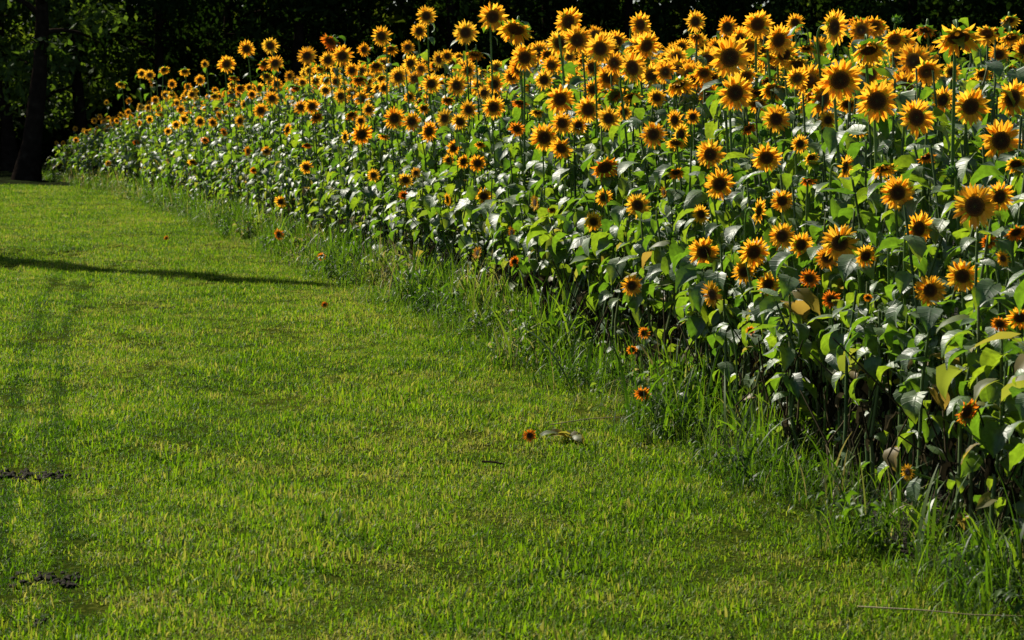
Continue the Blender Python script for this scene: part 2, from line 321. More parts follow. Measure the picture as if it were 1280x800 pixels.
def petal_shape(curl, fold, seed, width=0.145, nr=5):
    r = np.random.default_rng(seed); t = np.linspace(0, 1, nr); s = np.array([-1, 0, 1.0])
    wd = width * np.interp(t, [0, 0.3, 0.6, 0.85, 1], [0.5, 0.95, 1.0, 0.55, 0.04])
    ang = curl[0] + (curl[1] - curl[0]) * t; stp = 1 / (nr - 1)
    cx = np.concatenate([[0], np.cumsum(np.cos(ang[1:]) * stp)]); cz = np.concatenate([[0], np.cumsum(np.sin(ang[1:]) * stp)])
    side = 0.07 * r.normal() * t ** 2
    v = np.stack([np.broadcast_to(cx[:, None], (nr, 3)), wd[:, None] * s + side[:, None], cz[:, None] + fold * wd[:, None] * np.abs(s)], -1)
    return v.reshape(-1, 3), grid_quads(nr, 3)
PETALS = [petal_shape(c, f, i) for i, (c, f) in enumerate([((0.12, -0.15), 0.5), ((0.2, 0.1), 0.35), ((0.05, -0.45), 0.6), ((0.3, 0.35), 0.3), ((-0.05, -0.1), 0.7), ((0.1, 0.6), 0.4)])]
def petal_meshes(mat):
    out = []
    for v, q in PETALS: mb = MB(); mb.add(v, q); out.append(mb.mesh('petal', [mat]))
    return out
ME_petal, ME_opetal = petal_meshes(M_petal), petal_meshes(M_orange)

def disc_arrays(k=16, r0=0.43):
    rr = np.array([0.02, 0.4, 0.72, 0.92, 1.0]) * r0; zz = np.array([0.075, 0.085, 0.09, 0.06, 0.0])
    th = np.arange(k) / k * 2 * np.pi
    v = np.stack([rr[:, None] * np.cos(th), rr[:, None] * np.sin(th), np.broadcast_to(zz[:, None], (5, k))], -1).reshape(-1, 3)
    i = np.arange(4)[:, None] * k; j = np.arange(k)[None, :]; q = np.stack([i + j, i + k + j, i + k + (j + 1) % k, i + (j + 1) % k], -1).reshape(-1, 4)
    c = np.arange(k); qc = np.stack([c[0:k - 2:2] * 0, c[1:k - 1:2], c[2:k:2], c[2:k:2]], -1)
    uv = np.stack([np.repeat(rr / r0, k), np.zeros(5 * k)], -1)
    return v, q, uv
def calyx_arrays(k=22, spike=0.66, seed=0):
    r = np.random.default_rng(seed)
    rr = [0.06, 0.2, 0.40, 0.47]; zz = [-0.26, -0.17, -0.08, -0.015]
    th = np.arange(k) / k * 2 * np.pi
    ring = [np.stack([a * np.cos(th), a * np.sin(th), np.full(k, z)], -1) for a, z in zip(rr, zz)]
    sp = np.where(np.arange(k) % 2 == 0, spike, 0.50) * (1 + 0.12 * r.normal(size=k))
    ring.append(np.stack([sp * np.cos(th), sp * np.sin(th), -0.03 + 0.06 * r.normal(size=k)], -1))
    n = len(ring); v = np.concatenate(ring)
    i = np.arange(n - 1)[:, None] * k; j = np.arange(k)[None, :]
    return v, np.stack([i + j, i + (j + 1) % k, i + k + (j + 1) % k, i + k + j], -1).reshape(-1, 4)
def petal_ring_arrays(n=22, fwd=0.0, seed=0, wilt=0.0):
    """a closed ring of petals sharing their base edge, two layers"""
    r = np.random.default_rng(seed); th = np.arange(n) / n * 2 * np.pi; r0 = 0.38
    v = [np.stack([r0 * np.cos(th), r0 * np.sin(th), np.zeros(n)], -1)]; q = []; c = n
    for lay in range(2):
        for i in range(n):
            j = (i + 1) % n; a = th[i] + np.pi / n + 0.10 * r.normal() + lay * 0.12; Ln = (0.60 - 0.08 * lay) * (1 + 0.13 * r.normal()) * (1 - wilt * r.random() * 0.6)
            el = fwd + 0.16 * r.normal() + 0.14 * lay; bend = 0.25 * r.normal()
            d = np.array([np.cos(a) * np.cos(el), np.sin(a) * np.cos(el), np.sin(el)]); d2 = np.array([np.cos(a) * np.cos(el + bend), np.sin(a) * np.cos(el + bend), np.sin(el + bend)])
            sd = np.array([-np.sin(a), np.cos(a), 0.25 * r.normal()]); b = np.array([r0 * np.cos(a), r0 * np.sin(a), 0.01 + 0.03 * lay])
            mid = b + d * Ln * 0.5; tip = b + d * Ln * 0.5 + d2 * Ln * 0.5
            v.append(np.array([mid - sd * 0.082, mid + sd * 0.082, tip - sd * 0.012, tip + sd * 0.012]))
            q += [[i, j, c + 1, c], [c, c + 1, c + 3, c + 2]]; c += 4
    return np.concatenate(v), np.array(q)
DISC, CALYX = disc_arrays(), [calyx_arrays(seed=i) for i in range(3)]
def mk(name, arr, mat):
    mb = MB(); mb.add(arr[0], arr[1], uv=arr[2] if len(arr) > 2 else None); return mb.mesh(name, [mat])
ME_disc = mk('disc', DISC, M_disc); ME_calyx = [mk('calyx', c, M_calyx) for c in CALYX]
RINGS = [petal_ring_arrays(20 + 2 * (i % 3), 0.0, i) for i in range(6)]
RINGS_D = [petal_ring_arrays(20, 0.55, 20 + i, 0.4) for i in range(4)]
ME_ring = [mk('petal_ring', a, M_petal) for a in RINGS]
ME_ring_o = [mk('petal_ring', a, M_orange) for a in RINGS]
ME_ring_d = [mk('petal_ring', a, M_petal) for a in RINGS_D]
ME_ring_do = [mk('petal_ring', a, M_orange) for a in RINGS_D]
def bud_arrays(seed=0, k=14):
    """closed bud: a rounded cup whose outer bracts curl out in points"""
    r = np.random.default_rng(seed); th = np.arange(k) / k * 2 * np.pi
    prof = [(0.08, -0.5), (0.55, -0.38), (0.95, -0.05), (0.85, 0.25), (0.5, 0.42), (0.05, 0.40)]
    ring = [np.stack([a * np.cos(th) * (1 + 0.05 * r.normal(size=k)), a * np.sin(th), np.full(k, z)], -1) for a, z in prof]
    n = len(ring); v = np.concatenate(ring); i = np.arange(n - 1)[:, None] * k; j = np.arange(k)[None, :]
    return v, np.stack([i + j, i + (j + 1) % k, i + k + (j + 1) % k, i + k + j], -1).reshape(-1, 4)
def bract_arrays():
    t = np.linspace(0, 1, 4); w = np.array([0.16, 0.17, 0.09, 0.01]); x = 0.75 * t; z = 0.25 * t - 0.05 * t ** 3
    v = np.stack([np.repeat(x, 3), (w[:, None] * np.array([-1, 0, 1.0])).ravel(), np.repeat(z, 3) + np.tile([0.05, 0, 0.05], 4)], -1); return v, grid_quads(4, 3)
ME_bud = mk('bud', bud_arrays(), M_calyx); ME_bract = mk('bract', bract_arrays(), M_calyx)

# ---------------------------------------------------------------- the sunflowers
# heads read off the photograph: pixel x, y, diameter, kind (o open, d drooping, s seen from the side, b green bud, w withering)
HEADS = """869,27,30,o;878,57,26,o;912,72,60,o;909,34,30,o;924,49,36,o;947,30,43,o;994,28,25,o;973,50,43,o;980,68,40,o;1042,34,45,o;1086,61,52,d;1127,52,37,o;1070,28,22,d;1098,35,20,o
1157,37,34,d;1198,46,60,d;1232,47,27,o;1249,68,30,o;1264,46,34,d;1262,25,26,d;1121,26,17,b;1156,73,24,b;1050,100,60,o;1096,126,59,o;1145,147,54,o;1213,133,54,o;1265,123,50,o;1251,176,55,o
970,149,42,o;919,116,48,o;948,115,35,d;888,193,40,o;899,230,45,o;958,197,46,o;1056,209,34,s;1122,241,43,o;1104,210,38,d;1219,258,60,o;1249,246,43,o;978,251,34,o;1178,125,34,o;1026,98,30,o
998,102,24,d;986,128,16,b;981,107,12,b;922,172,14,b;954,166,14,b;1060,130,30,d;866,146,22,o;935,160,25,d;1008,60,22,d;1014,197,20,d;1109,190,18,b;1163,97,22,o;1158,196,24,d;1129,90,28,d
880,315,38,o;876,268,25,o;948,264,32,o;942,315,46,o;930,340,30,o;960,355,36,o;978,295,39,o;1001,306,37,o;1050,304,48,o;1034,322,32,o;1082,320,34,o;1012,348,28,w;1039,374,23,w;891,368,34,s
1148,286,46,o;1270,290,28,d;1203,345,43,o;1163,363,46,o;1275,397,36,o;1250,405,24,w;1254,323,24,s;1236,302,20,w;938,413,15,w;1085,372,13,w;1208,514,40,w;803,492,23,w;1135,590,22,s;790,357,30,o
805,416,17,w;790,437,16,w;742,277,28,o;755,247,26,o;797,257,32,o;669,253,24,s;756,209,40,d;817,168,32,o;761,148,30,o;702,185,34,o;680,172,36,o;703,154,33,o;735,137,34,o;700,124,39,o
723,157,25,o;741,112,26,o;767,118,28,d;760,97,31,o;790,85,42,o;808,57,37,o;800,31,36,o;771,52,30,o;700,54,33,o;750,61,38,o;722,50,38,o;710,27,45,o;656,72,40,o;645,36,47,d
616,21,41,o;582,41,33,o;594,67,28,d;533,20,26,o;524,39,23,o;477,45,31,o;428,70,26,o;413,51,28,d;410,75,23,o;510,59,20,o;513,79,25,o;498,96,30,o;449,99,26,d;549,74,21,o;559,70,20,o
539,105,26,o;571,107,28,o;512,121,18,o;426,120,20,o;617,134,32,o;605,116,23,o;618,105,28,o;586,137,25,o;575,152,23,o;556,148,25,o;536,164,26,o;515,152,23,o;493,148,28,o;452,168,28,o
461,137,18,o;439,143,18,d;451,151,16,o;567,185,19,o;579,202,21,o;597,204,24,o;507,225,21,o;520,216,16,o;467,219,18,o;605,245,23,o;603,162,16,b;646,161,22,w;559,249,17,s;505,244,16,w
488,61,20,d;431,171,16,o;561,200,18,o;848,105,40,d;843,150,30,o;845,178,26,d;821,122,24,o;828,96,28,o;836,78,26,d;852,58,24,o;851,168,30,o;597,316,17,s;643,327,14,w;640,290,16,s;690,262,12,w
308,61,24,o;338,57,24,o;283,80,24,o;384,70,26,o;344,79,20,o;331,79,19,d;333,95,16,d;346,105,15,o;340,123,18,o;326,138,20,o;300,151,19,o;390,133,19,o;376,134,19,o;396,146,18,d;359,162,17,s
310,189,15,o;333,189,14,o;383,209,21,o;384,181,14,d;407,113,16,o;351,252,17,o;317,213,11,w;241,202,14,d;135,204,9,o;266,153,14,o;250,152,14,o;230,149,13,o;220,156,13,o;210,164,11,o;226,137,12,o
194,125,12,o;185,135,12,o;187,149,12,o;174,154,10,o;151,144,9,o;151,105,14,d;177,92,13,o;187,94,15,o;189,103,13,o;205,87,14,d;231,89,16,d;256,80,12,o;175,133,10,o;133,128,8,o;125,146,8,o
118,151,8,o;94,161,8,o;79,179,8,o;71,179,8,o;95,175,8,o;161,126,9,o;139,154,8,o;146,151,8,o;274,144,12,o;349,293,15,w;402,321,13,w;420,102,16,o;400,86,16,d;362,95,15,o;300,110,14,d
290,130,14,d;315,118,13,o;268,120,13,d;240,118,13,o;215,118,12,d;250,100,13,o;215,105,12,o;280,165,12,w;256,175,11,w;200,142,11,d;160,140,9,o;108,165,8,o;170,178,9,w;292,97,14,d;370,110,16,d
1228,92,26,d;1190,90,24,o;1280,62,34,o;1270,205,30,d;1190,215,22,b;1010,225,24,d;1075,165,24,d;1035,150,26,o;1000,180,22,o;845,215,22,d;830,240,18,s;1112,300,20,b;790,120,28,d;780,140,24,o
640,95,24,o;585,88,20,o;560,125,18,d;480,110,18,o;470,82,20,d;455,62,20,o;440,88,18,o;530,135,18,d;480,170,17,d;600,180,16,d;650,128,22,d;680,100,26,o;672,140,20,d;685,68,24,d;740,84,26,o;860,84,26,o;890,95,28,d;895,60,26,o;935,75,24,d;960,100,24,d;1015,120,24,d"""
HEADS = [(float(a), float(b), float(c), d) for a, b, c, d in (t.split(',') for t in HEADS.replace('\n', ';').split(';'))]
TOP = ([60, 100, 150, 200, 310, 420, 530, 640, 800, 1000, 1280], [185, 150, 100, 82, 55, 45, 15, 12, 20, 22, 22])
def base_row(px): return CAM_H / edge_depth(px) * F_PX + HOR

def add_leaf(root, p, az, size, mesh, tilt=0.0, roll=0.0, name='leaf'):
    return link(name, mesh, root, p, (roll, tilt, az), size)

def build_head(root, c, n, D, kind, detail, i):
    """flower head as a part of the plant: disc > petals and calyx"""
    Rr = D / 2; m3 = facing_matrix(n, random.uniform(0, 6.28))
    if kind == 'b':
        h = link('bud', ME_bud, root, c, mat3=m3, scale=Rr * 0.78)
        for k in range(22):
            a = k * 6.283 / 11 + random.uniform(-.15, .15) + 0.28 * (k > 10); up_ = k > 10
            link('bract', ME_bract, h, ((0.86 - 0.2 * up_) * math.cos(a), (0.86 - 0.2 * up_) * math.sin(a), -0.1 + 0.38 * up_), (0, random.uniform(-0.9, -0.1) - 0.5 * up_, a), random.uniform(0.7, 1.1))
        return h
    big = random.uniform(0.92, 1.14) if kind != 'd' else random.uniform(1.05, 1.25)
    h = link('flower_head', ME_disc, root, c, mat3=m3, scale=Rr)
    h.scale = (Rr * big, Rr * big, Rr)
    link('calyx', ME_calyx[i % 3], h, (0, 0, 0), (0, 0, random.uniform(0, 6)), 1.0 if kind != 'd' else 1.12)
    old = kind == 'w' or (kind == 'd' and random.random() < 0.45)
    if detail:
        npet = random.randint(19, 22); pm = ME_opetal if old else ME_petal
        for lay in range(2):
            for k in range(npet):
                if old and random.random() < 0.15: continue
                a = (k + 0.5 * lay) * 6.283 / npet + random.gauss(0, 0.07)
                el = random.gauss(0.05 if kind != 'd' else 0.5, 0.15) + 0.13 * lay
                ln = (0.60 - 0.05 * lay) * random.uniform(0.85, 1.12) * (0.8 if old else 1)
                link('petal', random.choice(pm), h, (0.37 * math.cos(a), 0.37 * math.sin(a), 0.005 + 0.025 * lay), (random.gauss(0, 0.25), -el, a), (ln, ln * random.uniform(0.85, 1.15), ln))
    else:
        src = (ME_ring_do if old else ME_ring_d) if kind == 'd' else (ME_ring_o if old else ME_ring)
        rg = link('petal_ring', src[i % len(src)], h, (0, 0, 0.01), (0, 0, random.uniform(0, 6))); rg['kind'] = 'stuff'
    return h

PLANTS = []
HP = np.array([(a, b, c) for a, b, c, d in HEADS]); HD = []
def head_depth(px, py, s):
    de = edge_depth(px); yb = base_row(px); yt = np.interp(px, *TOP); v = np.clip((yb - py) / (yb - yt), 0, 1.05)
    lo = de + 0.05 + 1.3 * max(0, (v - 0.35) / 0.65) ** 1.7; hi = de + 0.3 + 1.6 * max(0, (v - 0.35) / 0.65) ** 1.7 + 5.5 * max(0, (v - 0.68) / 0.32) ** 1.5
    if py > yb - 30: return de * 0.87
    if v < 0.36: return de - 0.3
    return float(np.clip((0.13 + 0.09 * v) * F_PX / s, lo, hi))
HD = np.array([head_depth(*h) for h in HP])
def shades_a_head(p, margin=0.8, pad=0.03):
    """a leaf that would grow right across the face of a flower has been pushed aside by it"""
    x, y = project(p); k = (HD > p[1] + 0.02) & (np.hypot(HP[:, 0] - x, HP[:, 1] - y) < HP[:, 2] * 0.5 * margin + pad * F_PX / p[1])
    return bool(k.any())
def build_plant(i, px, py, s, kind):
    de = edge_depth(px); yb = base_row(px); yt = np.interp(px, *TOP)
    v = np.clip((yb - py) / (yb - yt), 0, 1.05)
    dn = (0.13 + 0.09 * v) * F_PX / s
    lo = de + 0.05 + 1.3 * max(0, (v - 0.35) / 0.65) ** 1.7; hi = de + 0.3 + 1.6 * max(0, (v - 0.35) / 0.65) ** 1.7 + 5.5 * max(0, (v - 0.68) / 0.32) ** 1.5
    d = float(np.clip(dn, lo, hi))
    if py > yb - 30: d = de * 0.87
    elif v < 0.36: d = de - 0.3
    c = unproject(px, py, d)
    if c[2] < 0.12: c = unproject(px, py, de * 0.97)
    if c[2] > 2.75: d = d * 0.8 if d * 0.8 > de else de + 0.05; c = unproject(px, py, d)
    D = s * c[1] / F_PX
    h = c[2]; lean = random.uniform(-0.12, 0.12) * h
    low = h < 0.62
    bx = c[0] + (random.uniform(0.2, 0.5) if low else random.uniform(0.0, 0.12)) ; by = c[1] + lean + 0.05
    bx = max(bx, float(edge_x(by)) + 0.03)
    base = np.array([bx, by, float(ground_z(bx, by))])
    root = bpy.data.objects.new('sunflower', None); COL.objects.link(root); root.location = base; root.empty_display_size = 0.1
    # facing: roughly toward the viewer's side of the field, away from the sun
    az = random.gauss(0.02, 0.32); tilt = {'o': random.gauss(0.10, 0.16), 'd': random.uniform(0.65, 1.15) if s < 44 else random.uniform(0.85, 1.0), 's': random.gauss(0.1, 0.15), 'b': random.uniform(-0.9, -0.2), 'w': random.uniform(0.2, 0.6)}[kind]
    if kind == 'o' and s < 34 and random.random() < 0.22: az += random.choice([-1, 1]) * random.uniform(0.4, 0.8)
    if kind == 's': az = random.choice([-1, 1]) * random.uniform(0.85, 1.2)
    n = np.array([math.sin(az) * math.cos(tilt), -math.cos(az) * math.cos(tilt), -math.sin(tilt)])
    cl = c - base; Rr = D / 2
    neck = cl - n * Rr * (0.24 if kind != 'b' else 0.36)
    sm = min(0.25, 0.3 * h)
    up = np.array([0, 0, 1.0])
    bend = neck + np.array([0, 0, 0.02]) - n * Rr * (0.75 if kind == 'd' else 0.9)
    mid = np.array([cl[0] * 0.3 - n[0] * 0.1, cl[1] * 0.3 + 0.05, max(h * 0.45, 0.12)])
    path = np.concatenate([bez(np.zeros(3), mid * [0.2, 0.2, 0.7], mid + [0, 0, h * .2], bend - up * sm * 0.4, 9)[:-1], bez(bend - up * sm * 0.4, bend, bend + (neck - bend) * 0.4 + up * 0.02 * (kind == 'd'), neck, 6)])
    r0 = 0.0045 + 0.0030 * h
    mb = MB(); mb.add(*tube(path, np.linspace(r0, max(r0 * 0.55, 0.0045), len(path)), 6))
    link('stem', mb.mesh('stem', [M_stem]), root)
    build_head(root, cl, n, D, kind, s >= 34, i)
    near = d < 30
    nl = int(random.randint(13, 17) * np.clip(h / 1.8, 0.4, 1.1)) if near else 11
    mass = MB()
    ph = random.uniform(0, 6.28)
    for k in range(nl):
        f = 0.16 + 0.80 * (k + random.random() * 0.8) / nl
        p = path[int(np.clip(f * (len(path) - 4), 0, len(path) - 4))] * 1.0
        fi = f * 9; i0 = int(np.clip(fi, 0, len(path) - 2)); p = path[i0] + (path[i0 + 1] - path[i0]) * min(fi - i0, 1)
        az = ph + k * 2.4 + random.gauss(0, 0.3)
        size = np.interp(f, [0.1, 0.45, 0.8, 1.0], [0.075, 0.11, 0.135, 0.095]) * random.uniform(0.55, 1.25) * (0.75 + 0.2 * h / 2)
        g = f * h
        if g < 0.45 and d < 14 and random.random() < 0.4: continue
        dry = g < 0.5 and random.random() < 0.45; yel = not dry and g < 0.95 and random.random() < 0.12
        tipp = base + p + np.array([math.cos(az), math.sin(az), -0.25]) * size * 0.8
        if shades_a_head(tipp) or shades_a_head(base + p + np.array([math.cos(az), math.sin(az), 0.1]) * size * 0.4, 0.5): continue
        if near:
            add_leaf(root, p, az, size, random.choice(ME_dry if dry else ME_yel if yel else ME_leaf), random.gauss(0.05, 0.22), random.gauss(0, 0.25))
        else:
            vv, q, uv = random.choice(LEAVES_LO)
            mass.add((vv * size * 1.1) @ euler_np(random.gauss(0, 0.2), random.gauss(0.05, 0.2), az).T + p, q, 2 if dry else 1 if yel else 0, random.random(), uv)
    if not near and nl:
        fo = link('foliage', mass.mesh('foliage', [M_leaf_mass, M_yel_mass, M_dry_mass]), root); fo['kind'] = 'stuff'
    PLANTS.append(dict(root=root, px=px, py=py, s=s, kind=kind, d=d, h=h))
for i, (px, py, s, kind) in enumerate(HEADS): build_plant(i, px, py, s, kind)

# ---- names for single sunflowers: by kind, height in the field's face, and place along it
ORD = ['first', 'second', 'third', 'fourth', 'fifth', 'sixth', 'seventh', 'eighth', 'ninth', 'tenth', 'eleventh', 'twelfth', 'thirteenth', 'fourteenth', 'fifteenth', 'sixteenth']
KIND = {'o': 'open yellow sunflower', 'd': 'nodding green-backed sunflower', 's': 'sunflower turned sideways', 'b': 'green sunflower bud', 'w': 'withering orange sunflower'}
SECT = [(1100, 'by the right edge'), (950, 'in the right quarter'), (800, 'right of centre'), (640, 'just past the middle'), (480, 'left of the middle'), (330, 'in the left part'), (180, 'toward the left end'), (0, 'at the far left end')]
def vband(P):
    yb, yt = base_row(P['px']), np.interp(P['px'], *TOP); v = (yb - P['py']) / (yb - yt)
    return 'on the skyline' if v > 0.88 else 'in the upper rows' if v > 0.62 else 'halfway down' if v > 0.4 else 'low near the long grass'
cells = {}
for P in PLANTS:
    sec = next(t for x, t in SECT if P['px'] >= x); key = (P['kind'], vband(P), sec)
    if P['s'] < 11.5: key = ('far',)
    cells.setdefault(key, []).append(P)
for key, Ps in cells.items():
    if key == ('far',):
        for P in Ps: tag(P['root'], 'tiny distant sunflower at the far end of the field', 'sunflower', 'tiny far sunflowers')
        continue
    Ps.sort(key=lambda P: P['px']); nP = len(Ps)
    for j, P in enumerate(Ps):
        size = ('large ' if P['s'] >= 44 else 'small ' if P['s'] < 20 else '')
        place = '' if nP == 1 else ', leftmost there' if j == 0 else ', rightmost there' if j == nP - 1 else f', {ORD[j]} from left there'
        tag(P['root'], f"{size}{KIND[key[0]]} {key[1]} {key[2]}{place}", 'sunflower', 'sunflowers in the field')

# ---- the rest of the crop: leaves, stalks and the heads too many to count
def build_mass():
    mb = MB()
    offs = [0.10, 0.30, 0.52, 0.78, 1.05, 1.35, 1.7, 2.1, 2.6, 3.2, 3.9, 4.8]
    for oi, off in enumerate(offs):
        y = 4.6 + rng.random() * 0.3
        while y < 53.5:
            sp = (0.14 if oi < 5 else 0.22) * (1 + 0.010 * y) * rng.uniform(0.6, 1.5)
            y += sp
            if y > 51.5 and off < 0.5: continue
            x = float(edge_x(min(y, 51.5))) + off + rng.normal() * 0.07 + (y - 51.5) * 1.6 * (y > 51.5)
            # outside the view cone and not needed for a step to the side
            if x > 0.256 * y + 1.0: continue
            top = np.interp(off, [0, 0.15, 0.35, 0.6, 1.0, 2.0, 5], [0.85, 1.15, 1.55, 1.85, 2.0, 2.05, 2.05]) * rng.uniform(0.86, 1.08)
            top *= np.interp(y, [5, 9, 15, 30, 44, 51], [0.78, 0.92, 1.05, 1.05, 0.98, 0.62]) - 0.02
            lo_leaf = y > 20
            z0 = float(ground_z(x, y)); ln = rng.normal(size=2) * 0.06
            kk = rng.normal(size=2) * 0.035; wv = np.array([0, 1, -0.6, 0.3])
            path = np.stack([x + kk[0] * wv + ln[0] * np.linspace(0, 1, 4) ** 2 * top, y + kk[1] * wv + ln[1] * np.linspace(0, 1, 4) ** 2 * top, z0 + top * np.linspace(0, 1, 4)], -1)
            cut = 1.0
            for fz in np.linspace(0.25, 1, 16):
                if shades_a_head(path[0] + (path[-1] - path[0]) * fz + [0, 0, 0], 0.7, 0.0): cut = fz - 0.05; break
            if cut < 0.3: continue
            path = path[0] + (path - path[0]) * cut; top *= cut
            tt = rng.random()
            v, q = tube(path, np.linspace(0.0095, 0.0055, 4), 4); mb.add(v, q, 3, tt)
            if y < 20 and oi < 4:
                for _ in range(2):
                    a = rng.random() * 6.28; b0 = path[0] + [0.05 * math.cos(a), 0.05 * math.sin(a), 0]; hh_ = rng.uniform(0.35, 0.75)
                    v, q = tube(np.array([b0, b0 + [rng.normal() * 0.06, rng.normal() * 0.06, hh_ * 0.5], b0 + [rng.normal() * 0.14, rng.normal() * 0.14, hh_]]), [0.006, 0.005, 0.003], 4); mb.add(v, q, 2, rng.uniform(0.6, 0.99))
            nl = (rng.integers(21, 28) if oi < 3 and y < 20 else rng.integers(16, 22)) if oi < 6 else rng.integers(12, 16); ph = rng.random() * 6.28
            f0 = 0.14 if oi < 3 else 0.45 if oi < 6 else 0.62
            for k in range(nl):
                f = f0 + (1.0 - f0) * (k + rng.random()) / nl; p = path[0] + (path[-1] - path[0]) * f; g = f * top
                if g < 0.5 and y < 20 and rng.random() < np.interp(y, [12, 20], [0.32, 0.05]): continue
                dry = g < 0.5 and rng.random() < (0.38 if y < 22 else 0.15); yel = not dry and g < 0.9 and rng.random() < 0.12
                size = np.interp(f, [0.1, 0.45, 0.8, 1.0], [0.07, 0.115, 0.15, 0.13]) * rng.uniform(0.5, 1.25) * np.interp(y, [7, 14], [0.84, 1.0]) * (1.0 + 0.004 * y)
                vv, qq, uv = (DRIED[rng.integers(4)] if dry else (LEAVES_LO if lo_leaf else LEAVES_HI if oi < 3 and y < 13 else LEAVES_MID)[rng.integers(9)])
                la = ph + k * 2.4 + rng.normal() * 0.3
                if shades_a_head(p + np.array([math.cos(la), math.sin(la), -0.25]) * size * 0.8) and rng.random() < 0.97: continue
                M = euler_np(rng.normal() * 0.25, 0.05 + rng.normal() * 0.22, la)
                mb.add((vv * size) @ M.T + p, qq, 2 if dry else 1 if yel else 0, rng.random(), uv)
            # heads of the rows behind
            if off > 0.6 and y > 11 and rng.random() < 0.5:
                kd = rng.random() < 0.45; tilt = rng.uniform(0.5, 1.0) if kd else rng.normal() * 0.15 + 0.1; az = rng.normal() * 0.25
                n = np.array([math.sin(az) * math.cos(tilt), -math.cos(az) * math.cos(tilt), -math.sin(tilt)])
                m3 = np.array(facing_matrix(n, rng.random() * 6)); Rr = rng.uniform(0.075, 0.115); c = path[-1] + n * Rr * 0.3 + [0, 0, rng.uniform(0.0, 0.18)]
                hx, hy = project(c)
                if hy < np.interp(hx, *TOP) + 6: continue
                tt = rng.random()
                for arr, mi in ((DISC, 4), (CALYX[0], 5), ((RINGS_D if kd else RINGS)[rng.integers(4)], 6)):
                    mb.add((arr[0] * Rr) @ m3.T + c, arr[1], mi, tt, arr[2] if len(arr) > 2 else None)
                v, q = tube(np.array([path[-1] - [0, 0, 0.05], (path[-1] + c) / 2 - n * Rr * 0.3, c - n * Rr * 0.2]), 0.007, 4); mb.add(v, q, 3, 0.3)
    me = mb.mesh('sunflower_foliage', [M_leaf_mass, M_yel_mass, M_dry_mass, M_stem_mass, M_disc, M_calyx, M_petal_mass])
    tag(link('sunflower_foliage', me), 'dense green leaves and stalks filling the sunflower field', 'foliage', kind='stuff')
build_mass()

# ---------------------------------------------------------------- grass
def blade(L, w, bend, az, base, nseg=3, twist=0.0):
    t = np.linspace(0, 1, nseg + 1); a = math.pi / 2 - bend * t ** 1.2
    hx = np.concatenate([[0], np.cumsum(np.cos(a[1:]) * L / nseg)]); hz = np.concatenate([[0], np.cumsum(np.sin(a[1:]) * L / nseg)])
    wd = w * np.interp(t, [0, 0.4, 0.8, 1], [0.7, 1, 0.6, 0.06]); d = np.array([math.cos(az), math.sin(az), 0]); sd = np.array([-math.sin(az + twist), math.cos(az + twist), 0])
    c = np.asarray(base)[None] + hx[:, None] * d + hz[:, None] * np.array([0, 0, 1.0])
    return np.stack([c - sd * wd[:, None], c + sd * wd[:, None]], 1).reshape(-1, 3), grid_quads(nseg + 1, 2)
def tuft(name, mat, n, rad, L, w, bend, nseg=3, spread=0.12):
    mb = MB()
    for _ in range(n):
        r = rad * math.sqrt(rng.random()); a = rng.random() * 6.28; l = L * rng.uniform(0.55, 1.25)
        v, q = blade(l, w * rng.uniform(0.7, 1.3), abs(rng.normal()) * bend + 0.1, rng.random() * 6.28, (r * math.cos(a), r * math.sin(a), -0.004), nseg, rng.normal() * 0.6)
        mb.add(v, q, 0, rng.normal() * spread)
    return bpy.data.objects.new(name, mb.mesh(name, [mat]))
def weed_tuft():
    mb = MB()
    for _ in range(16):
        a = rng.random() * 6.28; z = rng.uniform(0.02, 0.20); r = rng.uniform(0.01, 0.07); sz = rng.uniform(0.03, 0.06)
        vv, q, uv = LEAVES_LO[rng.integers(9)]
        mb.add((vv * [1, 0.7, 1] * sz) @ euler_np(rng.normal() * 0.4, rng.normal() * 0.4, a).T + [r * math.cos(a), r * math.sin(a), z], q, 0, rng.normal() * 0.15)
    for _ in range(4):
        v, q = blade(rng.uniform(0.12, 0.22), 0.002, 0.5, rng.random() * 6.28, (0, 0, 0), 4); mb.add(v, q, 0, 0)
    return bpy.data.objects.new('weed_tuft', mb.mesh('weed_tuft', [M_verge]))
